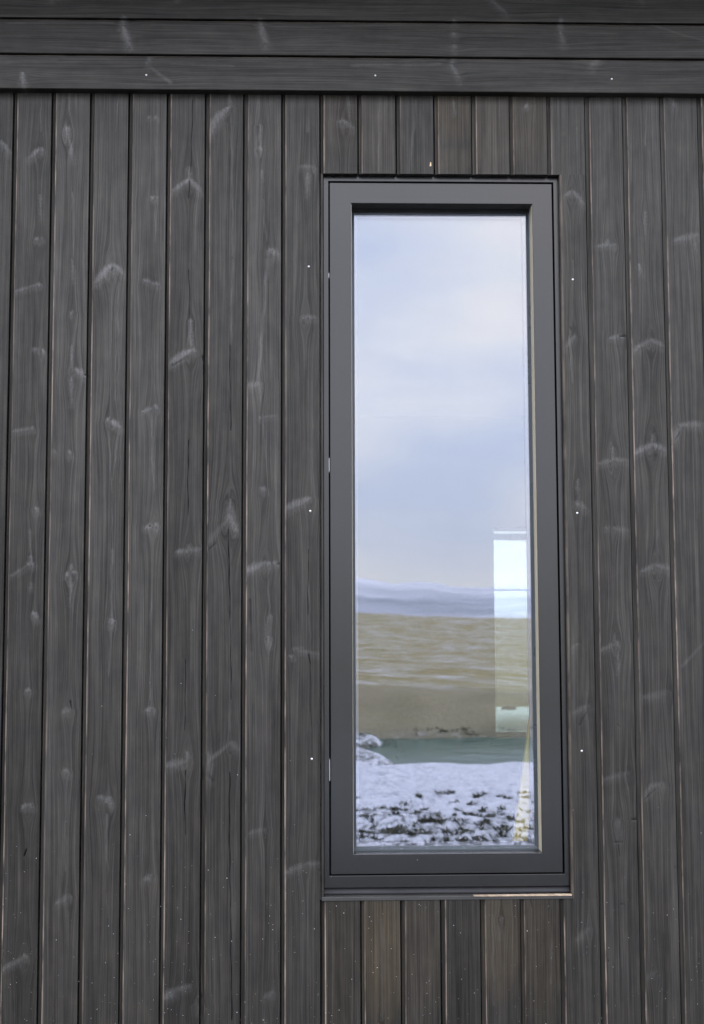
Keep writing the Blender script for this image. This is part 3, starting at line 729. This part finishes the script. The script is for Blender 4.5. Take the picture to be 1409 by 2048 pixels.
def height(x, y):
    s = -y; d = np.maximum(s+DIST, 1)
    near = 1-sstep(12.7, 14.3, s)
    xr = np.clip(x/d, -.6, .8)
    ac = .0025+.042*(xr-.03)
    a = .060*np.clip(np.log(94/np.clip(d, 17.9, 94))/math.log(94/17.9), 0, 1)+ac
    zf = 1.6-np.clip(d, 17.9, 94)*a
    zf = np.where(d > 94, (1.6-94*ac)-3.5*sstep(94, 300, d), zf)+.05*fbm(x*.5, y*.5, 3)*sstep(15, 25, s)*(1-sstep(60, 90, s))
    zn = .012*fbm(x*1.5, y*1.5, 7)+.05*fbm(x*2.3, y*2.3, 5)*sstep(4.6, 5.2, s)*(1-sstep(6.5, 8, s))+.02*fbm(x*2, y*2, 9)*sstep(9, 10, s)
    zn = zn-.22*pond_mask(x, s)
    top = 1.6+1500*(.0255-.055*(xr-.03)+-.0000+.0022*np.sin(xr*24+2.2)+.0007*np.sin(xr*90))
    hill = top*sstep(500, 1500, d)*(1-.25*sstep(1700, 3500, d))+3*fbm(x*.008, y*.008, 11)*sstep(600, 900, d)
    front = zn*near+zf*(1-near)+hill
    db = y
    az = np.arctan2(x, np.maximum(db, .1))
    back = .02*fbm(x*.8, y*.8, 21)*sstep(7, 12, db)+(72+10*np.sin(az*7+.4)+5*np.sin(az*23))*sstep(350, 1500, db)
    return np.where(y < 0, front*sstep(1.0, 3.0, s)+(-.02), back-.02)
# polar sheet, dense where it is looked at
rr = np.concatenate([[0.01, 1, 2, 3, 4], np.geomspace(4.3, 22, 330), np.geomspace(22.3, 120, 150), np.geomspace(124, 3600, 130)])
fa = np.radians(np.concatenate([np.linspace(-100, -72, 240), np.linspace(-71.5, 80, 120), np.linspace(81, 100, 20)[:-1], np.linspace(100, 258, 120)]))
RR, AA = np.meshgrid(rr, fa, indexing='ij')
X = RR*np.cos(AA); Yg = RR*np.sin(AA)
AA2 = np.concatenate([AA, AA[:, :1]+2*math.pi], 1); RR2 = np.concatenate([RR, RR[:, :1]], 1)
X = RR2*np.cos(AA2); Yg = RR2*np.sin(AA2); Z = height(X, Yg)
me = bpy.data.meshes.new('ground'); r, c = X.shape
idx = np.arange(r*c).reshape(r, c); F = np.stack([idx[:-1, :-1], idx[1:, :-1], idx[1:, 1:], idx[:-1, 1:]], -1).reshape(-1, 4).astype(np.int32)
V = np.stack([X, Yg, Z], -1).reshape(-1, 3).astype(np.float32)
me.vertices.add(len(V)); me.vertices.foreach_set('co', V.ravel()); me.loops.add(F.size); me.loops.foreach_set('vertex_index', F.ravel())
me.polygons.add(len(F)); me.polygons.foreach_set('loop_start', np.arange(0, F.size, 4, dtype=np.int32)); me.polygons.foreach_set('loop_total', np.full(len(F), 4, dtype=np.int32))
# land cover per vertex: snow cover (r), grass/earth kind (g), far moor (b)
S = -Yg
sn = np.where(S > 0, 1.0, .25)*np.ones_like(S)
rough_left = (1-sstep(.5, .9, X))*sstep(9.2, 9.8, S)*(1-sstep(12.6, 13, S))
sn = np.where(S > 0, 1-sstep(12.2, 13.0, S), sn)*1.0
sn = np.where(S > 0, sn-.46*rough_left-.23*(1-sstep(5.7, 6.9, S))-.10*(1-sstep(6.6, 8.8, S))-.95*pond_mask(X, S), sn)
side = np.maximum(sstep(2.6, 4.0, X+.5*np.sin(S*1.1)), 1-sstep(-2.2, -.8, X+.5*np.sin(S*1.3+1)))   # unseen flanks made snowless to darken reflections in frame and boards
sn = np.where((S > 0) & (S < 13.5), sn-1.3*side, sn)
sn = np.where(S > 0, sn+sstep(14.0, 15.5, S)*.40, sn)
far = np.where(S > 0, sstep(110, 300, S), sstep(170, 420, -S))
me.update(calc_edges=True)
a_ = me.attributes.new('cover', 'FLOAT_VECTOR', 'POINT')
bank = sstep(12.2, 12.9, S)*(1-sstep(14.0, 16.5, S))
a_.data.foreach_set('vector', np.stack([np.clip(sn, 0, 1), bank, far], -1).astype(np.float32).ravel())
def make_ground():
    m, t, b = mat_new('winter_ground')
    cv = sep(t, attr(t, 'cover').outputs['Vector']); co = objco(t)
    xyz = sep(t, co)
    # long streaks of snow lying along the slope, larger farther off
    st = noise(t, mapping(t, co, (.45, .85, .3)), 1.0, 7, .62)
    st2 = noise(t, mapping(t, co, (2.6, 6.5, 1), (4, 2, 0)), 1.0, 6, .6)
    fine = noise(t, co, 9, 5, .65)
    clump = noise(t, mapping(t, co, (1, .6, 1), (0, 3, 0)), 7.5, 7, .72)
    vf = noise(t, mapping(t, co, (1, .5, 1)), 24, 5, .7)
    grass = ramp(t, st2, [(.3, (.105, .090, .040)), (.5, (.175, .153, .074)), (.7, (.24, .215, .125))])
    grass = mixc(t, mrange(t, fine, .35, .65, 0, .6), grass, (.085, .075, .035))
    snow = mixc(t, mrange(t, math_(t, 'ADD', math_(t, 'MULTIPLY', vf, .6), math_(t, 'MULTIPLY', clump, .4)), .36, .56, 0, 1), (.19, .21, .27), (.42, .45, .53))
    # near zone: snow pierced by dark heath
    heath = mixc(t, mrange(t, fine, .3, .7, 0, 1), (.040, .048, .050), (.100, .104, .100))
    thr = math_(t, 'ADD', cv[0], math_(t, 'MULTIPLY', mrange(t, clump, .25, .75, -.5, .5), .70))
    thr = math_(t, 'ADD', thr, math_(t, 'MULTIPLY', mrange(t, vf, .25, .75, -.5, .5), 1.0))
    near_c = mixc(t, mrange(t, thr, .34, .72, 0, 1), heath, snow)
    thf = math_(t, 'ADD', math_(t, 'MULTIPLY', mrange(t, st, .3, .7, 0, 1), .52), math_(t, 'MULTIPLY', mrange(t, st2, .3, .7, 0, 1), .48))
    field_c = mixc(t, mrange(t, thf, .44, .80, 0, .80), grass, snow)
    field_c = mixc(t, math_(t, 'MULTIPLY', math_(t, 'GREATER_THAN', xyz[1], 0.0), .25), field_c, (.030, .026, .010))
    bank_n = noise(t, co, 1.1, 3, .5)
    bank_c = mixc(t, mrange(t, bank_n, .3, .7, 0, 1), (.105, .098, .070), (.150, .140, .104))
    field_c = mixc(t, math_(t, 'MULTIPLY', cv[1], .97), field_c, bank_c)
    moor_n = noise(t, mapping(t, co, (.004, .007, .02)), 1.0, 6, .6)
    moor = ramp(t, moor_n, [(.34, (.15, .17, .21)), (.5, (.215, .235, .29)), (.66, (.34, .37, .44))])  # blued colours stand in for distant haze
    moor = mixc(t, mrange(t, xyz[2], 8, 40, 0, .95), moor, (.45, .48, .56))  # hilltop snow, paled further so haze fades it into the sky
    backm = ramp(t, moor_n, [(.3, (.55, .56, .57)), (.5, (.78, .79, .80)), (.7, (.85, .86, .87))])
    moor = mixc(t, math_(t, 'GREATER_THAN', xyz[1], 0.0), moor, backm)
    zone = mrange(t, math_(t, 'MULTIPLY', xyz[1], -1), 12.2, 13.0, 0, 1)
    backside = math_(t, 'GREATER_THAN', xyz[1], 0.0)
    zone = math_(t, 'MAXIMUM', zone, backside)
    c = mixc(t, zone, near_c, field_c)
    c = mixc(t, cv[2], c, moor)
    t.links.new(c, b.inputs['Base Color']); b.inputs['Roughness'].default_value = .95; b.inputs['Specular IOR Level'].default_value = .15
    h = math_(t, 'ADD', fine, math_(t, 'MULTIPLY', clump, .8))
    bump(t, b, h, .7, .05)
    return m
gr = link('ground', me, make_ground(), None, True); tag(gr, kind='structure')

# gravel yard beside the wall
def sheet(name, x0, x1, y0, y1, z, nx, ny, mat, jag=.0):
    v = []; rg = random.Random(4)
    for j in range(ny+1):
        for i in range(nx+1):
            jy = rg.uniform(-jag, jag) if j == 0 else 0
            v.append((x0+(x1-x0)*i/nx, y0+(y1-y0)*j/ny+jy, z+rg.uniform(-.002, .002)))
    f = [(j*(nx+1)+i, j*(nx+1)+i+1, (j+1)*(nx+1)+i+1, (j+1)*(nx+1)+i) for j in range(ny) for i in range(nx)]
    me = bpy.data.meshes.new(name); me.from_pydata(v, [], f); me.update(); return link(name, me, mat)
GRAV = simple('wet_gravel', (.045, .044, .043), .75, 0, .55, 30, .8, .02)
g_ = sheet('gravel_yard', -9, 9, -4.35, 0.3, .022, 160, 40, GRAV, .12); tag(g_, kind='structure')
# pond
WAT, t, b = mat_new('dark_pond_water')
b.inputs['Base Color'].default_value = (.010, .024, .022, 1); b.inputs['Roughness'].default_value = .16; b.inputs['IOR'].default_value = 1.33
wn = noise(t, mapping(t, objco(t), (.8, 2.5, 1)), 2.2, 4, .55)
t.links.new(mixc(t, mrange(t, wn, .35, .65, 0, 1), (.020, .050, .046), (.05, .09, .085)), b.inputs['Base Color'])
b.inputs['Specular IOR Level'].default_value = .10
bump(t, b, wn, .25, .03)
pd = sheet('pond_water', .3, 10, -13.2, -8.9, -.105, 30, 16, WAT); tag(pd, kind='structure')

# low heath poking through the snow
def tufts(name, spots, label, cat):
    V, F = [], []
    for (x, y, r, n_) in spots:
        zb = float(height(np.array([x]), np.array([y]))[0])
        for k in range(n_):
            a = random.uniform(0, 6.28); q = random.random()**.5*r
            bx, by = x+q*math.cos(a), y+q*math.sin(a); h = random.uniform(.015, .05)*(1-.5*q/r); w = random.uniform(.004, .012)
            lean = Vector((random.uniform(-.05, .05), random.uniform(-.05, .05), h)); t_ = random.uniform(0, 3.14)
            dx, dy = w*math.cos(t_), w*math.sin(t_); i = len(V)
            V += [(bx-dx, by-dy, zb-.01), (bx+dx, by+dy, zb-.01), (bx+dx*.8+lean.x*.6, by+dy*.8+lean.y*.6, zb+h*.6), (bx+lean.x, by+lean.y, zb+h)]
            F.append((i, i+1, i+2, i+3))
    me = bpy.data.meshes.new(name); me.from_pydata(V, [], F); me.update()
    o = link(name, me, simple('heath_'+name, (.035, .036, .018), .8, 0, .5, 8)); tag(o, label, cat, kind='stuff'); return o
sp = []
for k in range(420):
    s = 4.75+random.random()**1.6*2.4
    sp.append((random.uniform(-1.2, 2.6), -s, random.uniform(.01, .06), random.randint(5, 26)))
tufts('heath', sp, 'dark heath tufts sticking out of the snow reflected low in the window', 'heath')
sp = [(random.uniform(-2, 1.0), -random.uniform(9.7, 12.3), random.uniform(.08, .25), random.randint(10, 30)) for k in range(80)]
sp += [(random.uniform(1.0, 8), -random.uniform(12.6, 12.95), random.uniform(.05, .14), random.randint(8, 22)) for k in range(60)]
tufts('rough_grass', sp, 'rough dark grass round the pond reflected in the window', 'grass')
